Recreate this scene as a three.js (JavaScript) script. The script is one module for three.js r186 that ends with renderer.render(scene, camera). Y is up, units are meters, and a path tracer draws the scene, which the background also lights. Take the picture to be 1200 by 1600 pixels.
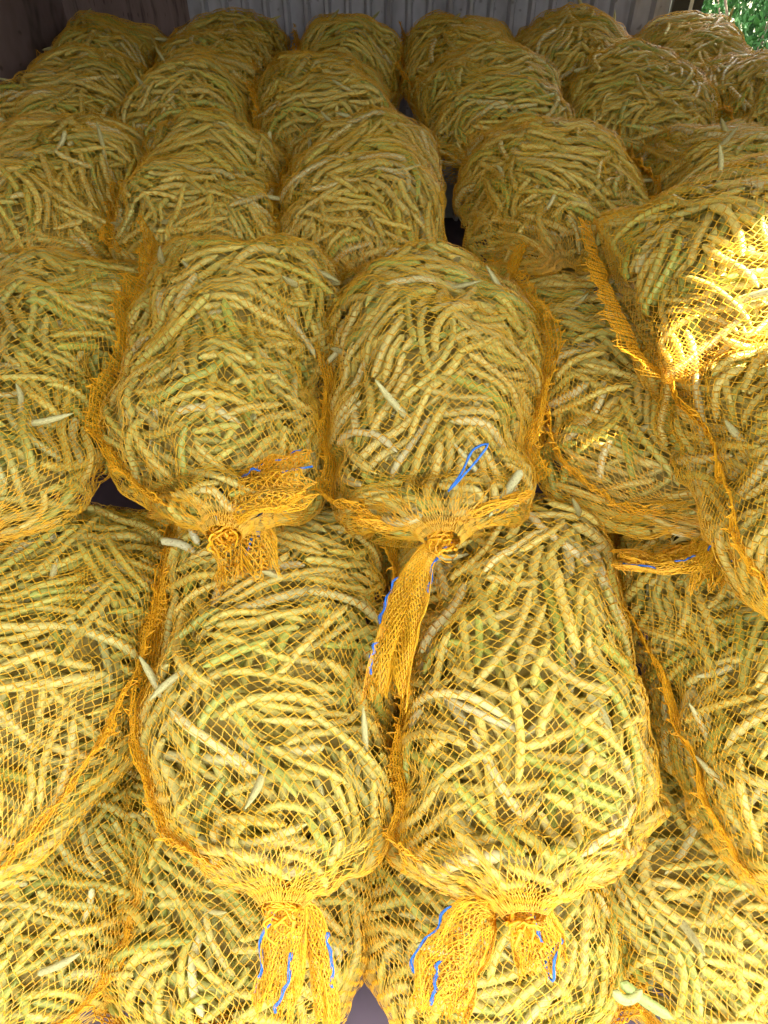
import * as THREE from 'three';
import { ImprovedNoise } from 'three/addons/math/ImprovedNoise.js';

// ---------------------------------------------------------------- camera, sky, sun, exposure
const scene = new THREE.Scene();
const camera = new THREE.PerspectiveCamera(69, 0.75, 0.05, 200);
camera.position.set(0, 1.4, 0);
camera.rotation.set(-46 * Math.PI / 180, 0, 0);
const renderer = new THREE.WebGLRenderer({ antialias: true });
renderer.setSize(768, 1024);
renderer.toneMapping = THREE.LinearToneMapping;
renderer.toneMappingExposure = 7.0;
renderer.shadowMap.enabled = true;

const SUN = new THREE.Vector3(0.6, 0.7, -0.08).normalize();
function skyTexture() {
  const w = 256, h = 128, d = new Float32Array(w * h * 4);
  for (let y = 0; y < h; y++) for (let x = 0; x < w; x++) {
    const el = ((y + 0.5) / h - 0.5) * Math.PI, az = ((x + 0.5) / w - 0.5) * 2 * Math.PI;
    const dir = new THREE.Vector3(Math.cos(el) * Math.cos(az), Math.sin(el), Math.cos(el) * Math.sin(az));
    const up = Math.max(0, dir.y), k = Math.pow(1 - up, 2.2);
    const glow = Math.pow(Math.max(0, dir.dot(SUN)), 10) * 0.6;
    const c = [0.92 + 0.12 * k + glow, 0.95 + 0.10 * k + glow * 0.95, 1.0 + 0.06 * k + glow * 0.82], i = (y * w + x) * 4;
    for (let n = 0; n < 3; n++) d[i + n] = c[n] * 1.0;
    d[i + 3] = 1;
  }
  const t = new THREE.DataTexture(d, w, h, THREE.RGBAFormat, THREE.FloatType);
  t.mapping = THREE.EquirectangularReflectionMapping; t.magFilter = THREE.LinearFilter; t.needsUpdate = true;
  return t;
}
const sky = skyTexture();
scene.background = sky; scene.environment = sky; scene.environmentIntensity = 1;
const sun = new THREE.DirectionalLight(new THREE.Color(1, 0.93, 0.8), 5);
sun.position.copy(SUN).multiplyScalar(12); sun.castShadow = true;
Object.assign(sun.shadow.camera, { left: -5, right: 5, top: 5, bottom: -5, near: 0.5, far: 30 });
sun.shadow.mapSize.set(2048, 2048);
scene.add(sun);

// ---------------------------------------------------------------- helpers
let seed = 7;
const rnd = () => { seed = (seed + 0x6d2b79f5) | 0; let t = Math.imul(seed ^ (seed >>> 15), 1 | seed); t = (t + Math.imul(t ^ (t >>> 7), 61 | t)) ^ t; return ((t ^ (t >>> 14)) >>> 0) / 4294967296; };
const R = (a, b) => a + (b - a) * rnd();
const pn = new ImprovedNoise(), noise = (x, y, z) => pn.noise(x + 31.7, y + 11.3, z + 57.1);
const V = (x, y, z) => new THREE.Vector3(x, y, z);
const clamp = (x, a, b) => Math.min(b, Math.max(a, x));
const sstep = (a, b, x) => { const t = clamp((x - a) / (b - a), 0, 1); return t * t * (3 - 2 * t); };
const names = new Map();
function numbered(n) { const k = names.get(n) ?? 0; names.set(n, k + 1); return k ? n + '_' + String(k).padStart(3, '0') : n; }

class Acc {
  constructor() { this.p = []; this.n = []; this.c = []; this.t = []; this.i = []; this.count = 0; }
  v(x, y, z, nx, ny, nz, c, u = 0, w = 0) { this.p.push(x, y, z); this.n.push(nx, ny, nz); this.c.push(c[0], c[1], c[2]); this.t.push(u, w); return this.count++; }
  f(a, b, c) { this.i.push(a, b, c); }
  geo() {
    const g = new THREE.BufferGeometry();
    g.setAttribute('position', new THREE.Float32BufferAttribute(this.p, 3));
    g.setAttribute('normal', new THREE.Float32BufferAttribute(this.n, 3));
    g.setAttribute('color', new THREE.Float32BufferAttribute(this.c, 3));
    g.setAttribute('uv', new THREE.Float32BufferAttribute(this.t, 2));
    g.setIndex(this.i);
    return g;
  }
  build(name, material, parent, kind) {
    const m = new THREE.Mesh(this.geo(), material); m.name = name; m.castShadow = m.receiveShadow = true;
    if (kind) m.userData.kind = kind;
    parent.add(m); return m;
  }
}
const tmpS = V(0, 0, 0), tmpD = V(0, 0, 0);
// one straight thread: a three-sided strand
function strand(acc, a, b, n, r, col) {
  tmpD.subVectors(b, a); if (tmpD.lengthSq() < 1e-10) return;
  tmpS.crossVectors(tmpD, n).normalize();
  const base = acc.count, q = [[1, 0], [-0.5, 0.866], [-0.5, -0.866]];
  for (const e of [a, b]) for (const [x, y] of q) {
    const nx = n.x * x + tmpS.x * y, ny = n.y * x + tmpS.y * y, nz = n.z * x + tmpS.z * y;
    acc.v(e.x + nx * r, e.y + ny * r, e.z + nz * r, nx, ny, nz, col);
  }
  for (let k = 0; k < 3; k++) { const m = (k + 1) % 3; acc.f(base + k, base + m, base + 3 + k); acc.f(base + m, base + 3 + m, base + 3 + k); }
}
function ribbon(acc, a, b, n, r, col, flat = false) {   // a thread lying on the net's surface, two-faced like a low ridge
  tmpD.subVectors(b, a); if (tmpD.lengthSq() < 1e-10) return;
  tmpS.crossVectors(tmpD, n).normalize();
  const q = acc.count;
  if (flat) {
    for (const e of [a, b]) for (const k of [1, -1]) acc.v(e.x + tmpS.x * k * r + n.x * r, e.y + tmpS.y * k * r + n.y * r, e.z + tmpS.z * k * r + n.z * r, n.x + tmpS.x * k * 0.7, n.y + tmpS.y * k * 0.7, n.z + tmpS.z * k * 0.7, col);
    acc.f(q, q + 2, q + 1); acc.f(q + 1, q + 2, q + 3); return;
  }
  for (const e of [a, b]) for (const k of [1, 0, -1]) {
    const up = k ? -0.35 : 1, nx = n.x * up + tmpS.x * k, ny = n.y * up + tmpS.y * k, nz = n.z * up + tmpS.z * k, z = k ? 0 : 1;
    acc.v(e.x + (tmpS.x * k + n.x * z) * r, e.y + (tmpS.y * k + n.y * z) * r, e.z + (tmpS.z * k + n.z * z) * r, nx, ny, nz, col);
  }
  acc.f(q, q + 3, q + 1); acc.f(q + 1, q + 3, q + 4); acc.f(q + 1, q + 4, q + 2); acc.f(q + 2, q + 4, q + 5);
}
// a smooth tube through points with radii, ns sides; normal hint n
function tube(acc, pts, radii, ns, cols, uvScale = 1, hint = null) {
  const base = acc.count, m = pts.length; let len = 0, prevN = null;
  for (let k = 0; k < m; k++) {
    const T = V(0, 0, 0).subVectors(pts[Math.min(m - 1, k + 1)], pts[Math.max(0, k - 1)]).normalize();
    let N = prevN ? prevN.clone() : (hint ? hint.clone() : V(0.3, 1, 0.2));
    N.addScaledVector(T, -N.dot(T)); if (N.lengthSq() < 1e-6) N.set(1, 0, 0).addScaledVector(T, -T.x); N.normalize(); prevN = N;
    const B = V(0, 0, 0).crossVectors(T, N);
    if (k) len += pts[k].distanceTo(pts[k - 1]);
    for (let j = 0; j <= ns; j++) {
      const a = j / ns * Math.PI * 2, x = Math.cos(a), y = Math.sin(a);
      const nx = N.x * x + B.x * y, ny = N.y * x + B.y * y, nz = N.z * x + B.z * y, r = radii[k];
      let tx = 0; if (k === 0) tx = -0.8; if (k === m - 1) tx = 0.8;
      acc.v(pts[k].x + nx * r, pts[k].y + ny * r, pts[k].z + nz * r, nx + T.x * tx, ny + T.y * tx, nz + T.z * tx, cols[k] ?? cols[0], len * uvScale, j / ns);
    }
  }
  for (let k = 0; k < m - 1; k++) for (let j = 0; j < ns; j++) {
    const a = base + k * (ns + 1) + j, b = a + 1, c = a + ns + 1, d = c + 1;
    acc.f(a, b, c); acc.f(b, d, c);
  }
}

// ---------------------------------------------------------------- materials
function mottle(w, h, fn) {
  const d = new Uint8Array(w * h * 4);
  for (let y = 0; y < h; y++) for (let x = 0; x < w; x++) { const c = fn(x / w, y / h), i = (y * w + x) * 4; for (let k = 0; k < 3; k++) d[i + k] = clamp(c[k], 0, 1) * 255; d[i + 3] = 255; }
  const t = new THREE.DataTexture(d, w, h); t.wrapS = t.wrapT = THREE.RepeatWrapping; t.magFilter = t.minFilter = THREE.LinearFilter; t.colorSpace = THREE.SRGBColorSpace; t.needsUpdate = true; return t;
}
const beanMap = mottle(256, 64, (x, y) => {
  const a = noise(x * 40, Math.cos(y * 6.28) * 1.5, Math.sin(y * 6.28) * 1.5), b = noise(x * 150, Math.cos(y * 6.28) * 5, Math.sin(y * 6.28) * 5);
  const v = 0.94 + 0.07 * a + 0.05 * b, s = sstep(0.36, 0.5, noise(x * 90 + 9, Math.cos(y * 6.28) * 4 + 5, Math.sin(y * 6.28) * 4)) * 0.3;
  return [v - s * 0.7, v - s, v - s * 1.1];
});
const M = {
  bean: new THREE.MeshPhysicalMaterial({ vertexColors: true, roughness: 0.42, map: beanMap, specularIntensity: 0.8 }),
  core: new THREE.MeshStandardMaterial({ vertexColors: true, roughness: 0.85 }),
  net: new THREE.MeshPhysicalMaterial({ vertexColors: true, roughness: 0.42, specularIntensity: 1, transmission: 0.25, thickness: 0, side: THREE.DoubleSide }),
  seam: new THREE.MeshPhysicalMaterial({ vertexColors: true, roughness: 0.4, specularIntensity: 1 }),
  blue: new THREE.MeshPhysicalMaterial({ color: new THREE.Color(0.03, 0.2, 0.72), roughness: 0.3 }),
};
const NET_THICK = [0.95, 0.52, 0.022], NET_THIN = [0.95, 0.58, 0.05], NET_DEEP = [0.95, 0.46, 0.016];
const vary = (c, k) => { const f = 1 + R(-k, k); return [c[0] * f, c[1] * f, c[2] * f]; };

function loosePod(ctrl, r, c, label) {
  const cv = new THREE.CatmullRomCurve3(ctrl.map((p) => V(...p))), m = 16, pts = [], rr = [], cc = [], o = ctrl[0];
  for (let k = 0; k <= m; k++) { const t = k / m; pts.push(cv.getPoint(t).sub(V(...o))); rr.push(r * Math.min(1, Math.sqrt(t / 0.08 + 0.03)) * Math.min(1, 0.08 + Math.pow((1 - t) / 0.2, 0.8)) * (1 + 0.04 * Math.sin(t * 38))); const e = sstep(0.88, 1, t) * 0.5; cc.push([c[0] * (1 - e) + 0.3 * e, c[1] * (1 - e) + 0.42 * e, c[2] * (1 - e) + 0.1 * e]); }
  const a = new Acc(); tube(a, pts, rr, 8, cc, 4);
  const mesh = a.build(numbered('bean_pod'), M.bean, scene); mesh.position.set(...o); mesh.userData = { label, category: 'bean pod', group: 'loose bean pods' };
}
// ---------------------------------------------------------------- a filled net sack
// far: sewn end, near: tied neck, both on the long axis, in metres; W half width, H upper half height
function makeSack(d) {
  seed = d.seed * 7919 + 13;
  const far = V(...d.far), near = V(...d.near), W0 = d.W, H0 = d.H, HL = d.HL ?? 0.11, lod = d.lod;
  const zA = V(0, 0, 0).subVectors(near, far), L = zA.length(); zA.normalize();
  const up = d.up ? V(...d.up) : V(0, 1, 0);
  const xA = V(0, 0, 0).crossVectors(up, zA).normalize(), yA = V(0, 0, 0).crossVectors(zA, xA);
  const g = new THREE.Group(); g.name = numbered('bean_sack'); scene.add(g);
  const mid = V(0, 0, 0).addVectors(far, near).multiplyScalar(0.5).addScaledVector(yA, -HL);
  g.quaternion.setFromRotationMatrix(new THREE.Matrix4().makeBasis(xA, yA, zA)); g.position.copy(mid);
  g.userData = { label: d.label, category: 'sack', group: 'net sacks of yellow beans' };
  g.updateMatrixWorld(true);
  const inv = g.matrixWorld.clone().invert(), toLocal = (p) => V(...p).applyMatrix4(inv);
  const sd = d.seed * 3.71, bend = d.bend ?? 0.012 + 0.03 * rnd(), rise = d.rise ?? 0.02, RN = 0.022;
  const spow = (x, e) => Math.sign(x) * Math.pow(Math.abs(x), e);

  // surface of the filled net, u 0 (sewn end) to 1 (neck), phi 0 at the top
  function S0(u, ph, o) {
    const tau = 2 * u - 1, t = tau * (1.32 - 0.32 * tau * tau), at = Math.abs(t);
    let w, hf, yc = HL - bend * t * t, z = t * L / 2;
    if (t > 0) {
      const f = Math.pow(Math.max(0, 1 - Math.pow(at, d.blunt ?? 4.4)), 0.5); w = W0 * f; hf = f; yc += rise * sstep(0.75, 1, t);
      if (u > 0.93) { const q = (u - 0.93) / 0.07; z += q * q * 0.02; }
    } else { w = W0 * (1 - (d.taper ?? 0.1) * Math.pow(at, 5)); hf = Math.pow(Math.max(0, 1 - Math.pow(at, d.fblunt ?? 3.6)), 0.55); }
    const sn = spow(Math.sin(ph), 0.97), cs = spow(Math.cos(ph), 0.98);
    const rn = t > 0 ? RN : 0.005;
    const h = Math.max((cs > 0 ? H0 : HL) * hf, rn); w = Math.max(w, RN);
    const e = (d.ear ?? 0.03) * sstep(-0.78, -1, t) * Math.pow(Math.abs(Math.sin(ph)), 4);
    const b = 1 - sstep(0.75, 1, at) * (t > 0 ? 1 : 0.5), pleat = t > 0 ? 1 + 0.10 * sstep(0.8, 0.97, t) * (noise(ph * 1.9, sd, 4) * 1.6 + noise(ph * 5, sd + 2, t * 2)) : 1; w *= pleat;
    const px = sn * (w + e * 0.6), py = cs * h * pleat;
    const k = b * (0.045 * noise(px * 5 + sd, py * 5, z * 4.5 + sd) + 0.014 * noise(px * 14, py * 14 + sd, z * 13) );
    const q = 1 + k / Math.max(0.05, Math.hypot(px, py));
    return o.set(px * q + 0.02 * noise(z * 3.1, sd, 2.2) * (1 - at) + (d.nx ?? 0) * sstep(0.45, 1, t), yc + py * q + e, z);
  }
  const pA = V(0, 0, 0), pB = V(0, 0, 0), pC = V(0, 0, 0), pD = V(0, 0, 0);
  function frame(u, ph, o) {   // point, normal, metrics
    const eu = 0.004, ep = 0.02;
    S0(clamp(u - eu, 0, 1), ph, pA); S0(clamp(u + eu, 0, 1), ph, pB); S0(u, ph - ep, pC); S0(u, ph + ep, pD);
    pB.sub(pA); pD.sub(pC);
    const du = clamp(u + eu, 0, 1) - clamp(u - eu, 0, 1);
    o.mu = Math.max(0.05, pB.length() / du); o.mp = Math.max(0.004, pD.length() / (2 * ep));
    o.n.crossVectors(pB, pD).normalize(); S0(u, ph, o.p);
    return o;
  }
  const F = () => ({ p: V(0, 0, 0), n: V(0, 0, 0), mu: 1, mp: 1 });

  // heights of the bean pile over an inner skin, on a (u, phi) grid
  const NU = 150, NP = 200, PM = 2.25, DEPTH = 0.036;
  const Hm = new Float32Array(NU * NP).fill(-DEPTH), own = new Int32Array(NU * NP).fill(-1);
  const MU = new Float32Array(NU * NP), MP = new Float32Array(NU * NP), f0 = F();
  for (let i = 0; i < NU; i += 2) for (let j = 0; j < NP; j += 2) {
    frame((i + 0.5) / NU, ((j + 0.5) / NP * 2 - 1) * PM, f0);
    for (const [a, b] of [[0, 0], [1, 0], [0, 1], [1, 1]]) { MU[(i + a) * NP + j + b] = f0.mu / NU; MP[(i + a) * NP + j + b] = f0.mp * 2 * PM / NP; }
  }
  const U0 = 0.035, U1 = 0.972;
  const beans = [], target = d.beans ?? 470;
  const bendDir = R(-1, 1);
  for (let tries = 0; beans.length < target && tries < target * 4; tries++) {
    let best = null;
    for (let c = 0; c < 7; c++) {
      let len = R(0.11, 0.19); const r = R(0.0054, 0.0082), hole = tries > 120 && rnd() < 0.8; let u0 = R(U0, U1), p0 = R(-1, 1) * (rnd() < 0.85 ? 1.7 : PM - 0.1);
      if (tries > target * 1.6 && hole) len = R(0.075, 0.12);
      if (hole) for (let w = 0, lowest = 1; w < 14; w++) { const uu = R(U0, U1), pp = R(-1.8, 1.8), z = Hm[Math.floor(uu * NU) * NP + Math.floor((pp / PM + 1) / 2 * NP)]; if (z < lowest) { lowest = z; u0 = uu; p0 = pp; } }
      let al = Math.PI / 2 + (d.flow ?? 0.25) * bendDir + 2.6 * noise(u0 * 2.8 + sd, p0 * 1.0, sd) + R(-1, 1) * R(0, 2.2);
      const kap = R(-1, 1) * R(0.2, 1) * 13 + (rnd() < 0.2 ? R(-10, 10) : 0), m = 13, ds = len / (m - 1);
      // walk both ways from the middle
      const us = new Array(m), ps = new Array(m); let ok = true;
      for (const dir of [1, -1]) {
        let u = u0, p = p0, a = al;
        us[6] = u; ps[6] = p;
        for (let k = 1; k <= 6; k++) {
          const i = clamp(Math.floor(u * NU), 0, NU - 1), j = clamp(Math.floor((p / PM + 1) / 2 * NP), 0, NP - 1), q = i * NP + j;
          u += dir * ds * Math.cos(a) / (MU[q] * NU); p += dir * ds * Math.sin(a) / (MP[q] * NP / (2 * PM)); a += dir * kap * ds;
          if (u < U0) { u = U0; a += 0.5; } if (u > U1) { u = U1; a += 0.5; }
          if (Math.abs(p) > PM - 0.03) { ok = false; break; }
          us[6 + dir * k] = u; ps[6 + dir * k] = p;
        }
        if (!ok) break;
      }
      if (!ok) continue;
      const sup = [];
      for (let k = 0; k < m; k++) {
        const i = clamp(Math.floor(us[k] * NU), 0, NU - 1), j = clamp(Math.floor((ps[k] / PM + 1) / 2 * NP), 0, NP - 1), q = i * NP + j;
        const di = Math.min(4, Math.ceil(r * 0.6 / MU[q])), dj = Math.min(8, Math.ceil(r * 0.6 / MP[q])); let mx = -DEPTH;
        for (let a = -di; a <= di; a += Math.max(1, di)) for (let b = -dj; b <= dj; b += Math.max(1, dj)) {
          const ii = i + a, jj = j + b; if (ii < 0 || jj < 0 || ii >= NU || jj >= NP) continue;
          mx = Math.max(mx, Hm[ii * NP + jj]);
        }
        sup.push(mx);
      }
      let h = sup.slice();
      for (let pass = 0; pass < 14; pass++) { const g2 = h.slice(); for (let k = 0; k < m; k++) g2[k] = (h[Math.max(0, k - 1)] + h[k] * 2 + h[Math.min(m - 1, k + 1)]) / 4; h = g2; }
      let viol = 0, avg = 0; for (let k = 0; k < m; k++) { viol = Math.max(viol, sup[k] - h[k]); avg += h[k] / m; }
      for (let k = 0; k < m; k++) h[k] += viol * 0.45 + r * 0.8;
      const top = Math.max(...h) + r, score = avg + viol * 0.5 + (top > 0.007 ? 0.05 : 0);
      if (!best || score < best.score) best = { score, us, ps, h, r, len, top, al };
    }
    if (!best || best.top > (best.len < 0.1 ? 0.012 : 0.011)) continue;
    const id = beans.length; beans.push(best); best.seen = 0;
    for (let k = 0; k < 13; k += 0.5) {
      const k0 = Math.floor(k), k1 = Math.min(12, k0 + 1), fr = k - k0;
      const u = best.us[k0] * (1 - fr) + best.us[k1] * fr, p = best.ps[k0] * (1 - fr) + best.ps[k1] * fr, hh = best.h[k0] * (1 - fr) + best.h[k1] * fr;
      const i = Math.floor(u * NU), j = Math.floor((p / PM + 1) / 2 * NP), q = clamp(i, 0, NU - 1) * NP + clamp(j, 0, NP - 1);
      const di = Math.min(6, Math.ceil(best.r / MU[q])), dj = Math.min(12, Math.ceil(best.r / MP[q]));
      for (let a = -di; a <= di; a++) for (let b = -dj; b <= dj; b++) {
        const ii = i + a, jj = j + b; if (ii < 0 || jj < 0 || ii >= NU || jj >= NP) continue;
        const dd = best.r * best.r - (a * MU[q]) ** 2 - (b * MP[q]) ** 2; if (dd < 0) continue;
        const z = hh + Math.sqrt(dd); if (z > Hm[ii * NP + jj]) { Hm[ii * NP + jj] = z; own[ii * NP + jj] = id; }
      }
    }
  }
  for (let q = 0; q < own.length; q++) if (own[q] >= 0) { const p = ((q % NP + 0.5) / NP * 2 - 1) * PM; if (Math.abs(p) < 1.95) beans[own[q]].seen += MU[q] * MP[q]; }

  function beanShape(acc, pts, r, nr, ns, hint, tone, fl, tp = 0.17) {
    // pts: 13 points along the pod, stalk end first
    const ts = nr >= 9 ? [0, 0.025, 0.09, 0.2, 0.31, 0.42, 0.53, 0.64, 0.75, 0.86, 0.945, 1] : nr >= 7 ? [0, 0.04, 0.16, 0.33, 0.5, 0.67, 0.84, 0.95, 1] : [0, 0.06, 0.28, 0.5, 0.72, 0.93, 1];
    const P = [], rr = [], cc = [], ph = R(0, 6), nb = R(5, 8), am = R(0.005, 0.03), flip = fl ?? (rnd() < 0.5);
    for (const t0 of ts) {
      const t = flip ? 1 - t0 : t0, x = t * 12, k = Math.min(11, Math.floor(x));
      P.push(V(0, 0, 0).lerpVectors(pts[k], pts[k + 1], x - k));
      const w = Math.min(1, Math.pow(t0 / 0.07 + 0.06, 0.5)) * Math.min(1, 0.12 + Math.pow((1 - t0) / tp, 0.7));
      rr.push(r * Math.min(1, w) * (1 + am * Math.sin(t0 * nb * 6.28 + ph)));
      const e = Math.max(sstep(0.9, 1, t0) * 0.6, sstep(0.07, 0, t0) * 0.8) * tone.tip;
      cc.push([tone.c[0] * (1 - e) + 0.30 * e, tone.c[1] * (1 - e) + 0.42 * e, tone.c[2] * (1 - e) + 0.10 * e]);
    }
    tube(acc, P, rr, ns, cc, 4, hint);
  }
  function tone() {
    const k = rnd(), f = R(0.86, 1.12);
    const c = k < 0.60 ? [0.82, 0.68, 0.19] : k < 0.80 ? [0.74, 0.66, 0.16] : k < 0.90 ? [0.55, 0.59, 0.13] : [0.86, 0.77, 0.36];
    const gsh = (d.green ?? 0) * R(0, 1);
    return { c: [(c[0] * (1 - gsh) + 0.50 * gsh) * f, (c[1] * (1 - gsh) + 0.53 * gsh) * f, (c[2] * (1 - gsh) + 0.12 * gsh) * f * R(0.85, 1.15)], tip: rnd() < 0.5 ? R(0.2, 1) : 0.1 };
  }
  const order = beans.map((b, i) => i).sort((a, b) => beans[b].seen - beans[a].seen);
  const nSep = d.pieces ?? 0, rest = new Acc(), f1 = F();
  order.forEach((bi, rank) => {
    const b = beans[bi], pts = [];
    for (let k = 0; k < 13; k++) { frame(b.us[k], b.ps[k], f1); pts.push(f1.p.clone().addScaledVector(f1.n, b.h[k])); if (k === 6) b.n = f1.n.clone(); }
    const vis = b.seen > 0.00012, sep = rank < nSep && b.seen > 0.0003;
    const nr = vis ? (lod === 0 ? 9 : lod === 1 ? 6 : 4) : 5, ns = vis ? (lod === 0 ? 6 : 5) : 4;
    if (sep) { const a = new Acc(); beanShape(a, pts, b.r, nr, ns, b.n, tone()); a.build('bean', M.bean, g); }
    else beanShape(rest, pts, b.r, nr, ns, b.n, tone());
  });
  // pods that poke out through the meshes
  const pokes = d.pokes ?? (lod === 0 ? 9 : lod === 1 ? 6 : 4);
  for (let k = 0; k < pokes; k++) {
    const u = R(0.12, 0.85), ph = R(-1.2, 1.2), len = R(0.05, 0.085), a = R(0, 6.28), tilt = R(0.15, 0.7), pts = [];
    frame(u, ph, f1);
    const t1 = V(Math.cos(a), 0, Math.sin(a)).addScaledVector(f1.n, -V(Math.cos(a), 0, Math.sin(a)).dot(f1.n)).normalize();
    const dirv = t1.multiplyScalar(Math.cos(tilt)).addScaledVector(f1.n, Math.sin(tilt)), bow = R(-0.008, 0.008), sdv = V(0, 0, 0).crossVectors(dirv, f1.n);
    for (let q = 0; q < 13; q++) { const t = q / 12; pts.push(f1.p.clone().addScaledVector(f1.n, -0.012).addScaledVector(dirv, t * len).addScaledVector(sdv, bow * Math.sin(t * 3.14))); }
    const acc = nSep ? new Acc() : rest; const pale = R(0.8, 1.05);
    beanShape(acc, pts, R(0.0042, 0.0060), lod === 2 ? 5 : 9, 6, f1.n, { c: [0.74 * pale, 0.68 * pale, 0.30 * pale], tip: 0.5 }, rnd() < 0.2, 0.42);
    if (nSep) acc.build('bean', M.bean, g);
  }
  for (let k = 0; k < 80; k++) {   // the layer below, seen through the gaps
    let u = R(U0, U1), p = R(-1.75, 1.75), a = R(0, 6.28); const pts = [], kap = R(-7, 7), hh = -DEPTH - R(-0.002, 0.006);
    for (let q = 0; q < 13; q++) { frame(u, p, f1); pts.push(f1.p.clone().addScaledVector(f1.n, hh)); u = clamp(u + 0.011 * Math.cos(a) / f1.mu, U0, U1); p += 0.011 * Math.sin(a) / f1.mp; a += kap * 0.011; if (Math.abs(p) > 2.4) break; }
    if (pts.length === 13) beanShape(rest, pts, R(0.006, 0.008), 5, 5, f1.n, tone());
  }
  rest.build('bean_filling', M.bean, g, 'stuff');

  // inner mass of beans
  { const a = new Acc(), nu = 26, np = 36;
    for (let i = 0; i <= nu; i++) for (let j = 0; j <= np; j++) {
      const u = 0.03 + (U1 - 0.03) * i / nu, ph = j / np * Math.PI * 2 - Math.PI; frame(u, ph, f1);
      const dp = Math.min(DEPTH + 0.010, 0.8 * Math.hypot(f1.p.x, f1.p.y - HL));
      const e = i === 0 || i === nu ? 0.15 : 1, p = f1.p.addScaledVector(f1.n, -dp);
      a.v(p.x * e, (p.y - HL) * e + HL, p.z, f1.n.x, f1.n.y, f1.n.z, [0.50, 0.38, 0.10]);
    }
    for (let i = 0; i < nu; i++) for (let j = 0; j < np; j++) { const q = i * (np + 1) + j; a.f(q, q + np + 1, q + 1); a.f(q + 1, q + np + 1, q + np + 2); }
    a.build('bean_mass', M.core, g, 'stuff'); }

  // skin height for the net: the pile smoothed, resting on the proud beans
  let Nh = Hm.slice();
  for (let pass = 0; pass < 6; pass++) {
    const o = new Float32Array(Nh.length);
    for (let i = 0; i < NU; i++) for (let j = 0; j < NP; j++) {
      const a = Nh[Math.max(0, i - 1) * NP + j], b = Nh[Math.min(NU - 1, i + 1) * NP + j], c = Nh[i * NP + Math.max(0, j - 1)], e = Nh[i * NP + Math.min(NP - 1, j + 1)];
      o[i * NP + j] = pass < 2 ? Math.max(Nh[i * NP + j], a, b, c, e) : Math.max((Nh[i * NP + j] * 2 + a + b + c + e) / 6, Hm[i * NP + j] + 0.0006);
    }
    Nh = o;
  }
  const skin = (u, ph) => {
    if (Math.abs(ph) > PM - 0.02) return -0.002;
    const x = clamp(u * NU - 0.5, 0, NU - 1.001), y = clamp((ph / PM + 1) / 2 * NP - 0.5, 0, NP - 1.001), i = Math.floor(x), j = Math.floor(y), fx = x - i, fy = y - j;
    const h = (Nh[i * NP + j] * (1 - fx) + Nh[(i + 1) * NP + j] * fx) * (1 - fy) + (Nh[i * NP + j + 1] * (1 - fx) + Nh[(i + 1) * NP + j + 1] * fx) * fy;
    return Math.max(h, -0.012) * (1 - sstep(0.96, 0.995, u)) + (lod === 2 ? 0.0038 : 0.0022);
  };
  // arc length along the top, to set the rows evenly
  const cum = [0]; { let prev = S0(0, 0, V(0, 0, 0)).clone(); for (let k = 1; k <= 200; k++) { const c = S0(k / 200, 0, V(0, 0, 0)); cum.push(cum[k - 1] + c.distanceTo(prev)); prev = c.clone(); } }
  const uAt = (s) => { let k = 0; while (k < 199 && cum[k + 1] < s) k++; return (k + clamp((s - cum[k]) / (cum[k + 1] - cum[k] || 1), 0, 1)) / 200; };
  const total = cum[200], cell = d.cell ?? (lod === 2 ? 0.017 : 0.0148), rows = Math.round(total / cell), NZ = Math.round(2 * Math.PI * Math.sqrt((W0 * W0 + ((H0 + HL) / 2) ** 2) / 2) / (cell * (lod === 2 ? 0.8 : 0.68)));
  const rT = lod === 2 ? 0.00102 : 0.00092, rt = lod === 2 ? 0.0006 : 0.00052;
  const net = new Acc(), grid = [], ns2 = NZ * 2, f2 = F(), phMax = d.phMax ?? 1.95;
  for (let i = 0; i <= rows; i++) {
    const row = [], s = i / rows * total;
    for (let j = 0; j < ns2; j++) {
      let ph = j / ns2 * 2 * Math.PI - Math.PI;
      const e = sstep(0, 0.08, i / rows) * sstep(1, 0.965, i / rows);
      const wv = 0.014 * noise(ph * 1.7, s * 6, sd) + 0.006 * noise(ph * 4.5, s * 16, sd + 4);
      ph += (0.15 * noise(ph * 1.3, s * 7 + 9, sd) + 0.05 * noise(ph * 4, s * 18, sd + 9)) * e; ph += 0.13 * Math.sin(2 * ph);
      const u = uAt(clamp(s + wv * e + (j % 2 ? 1 : -1) * 0.0032 * (i === rows ? 0 : 1), 0, total));
      if (Math.abs(ph) > phMax && u < 0.85) { row.push(null); continue; }
      frame(u, ph, f2); row.push({ p: f2.p.clone().addScaledVector(f2.n, skin(u, ph) + R(0, 0.0008)), n: f2.n.clone() });
    }
    grid.push(row);
  }
  for (let i = 0; i <= rows; i++) {
    for (let j = 0; j < ns2; j++) {
      const a = grid[i][j], b = grid[i][(j + 1) % ns2]; if (a && b) ribbon(net, a.p, b.p, a.n, rT * R(0.85, 1.2), vary(NET_THICK, 0.08));
      // thin ties to the next row, two from every low point
      if (i < rows && j % 2 === 1 && a) {
        // next row is shifted by one column
        for (const o of [-1, 1]) { const c = grid[i + 1][(j + o + ns2) % ns2]; if (c && c.p.distanceTo(a.p) < 0.06) ribbon(net, a.p, c.p, a.n, rt * R(0.8, 1.25), vary(NET_THIN, 0.1), lod === 0 && d.flatTies); }
      }
    }
  }
  net.build('netting', M.net, g);

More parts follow.
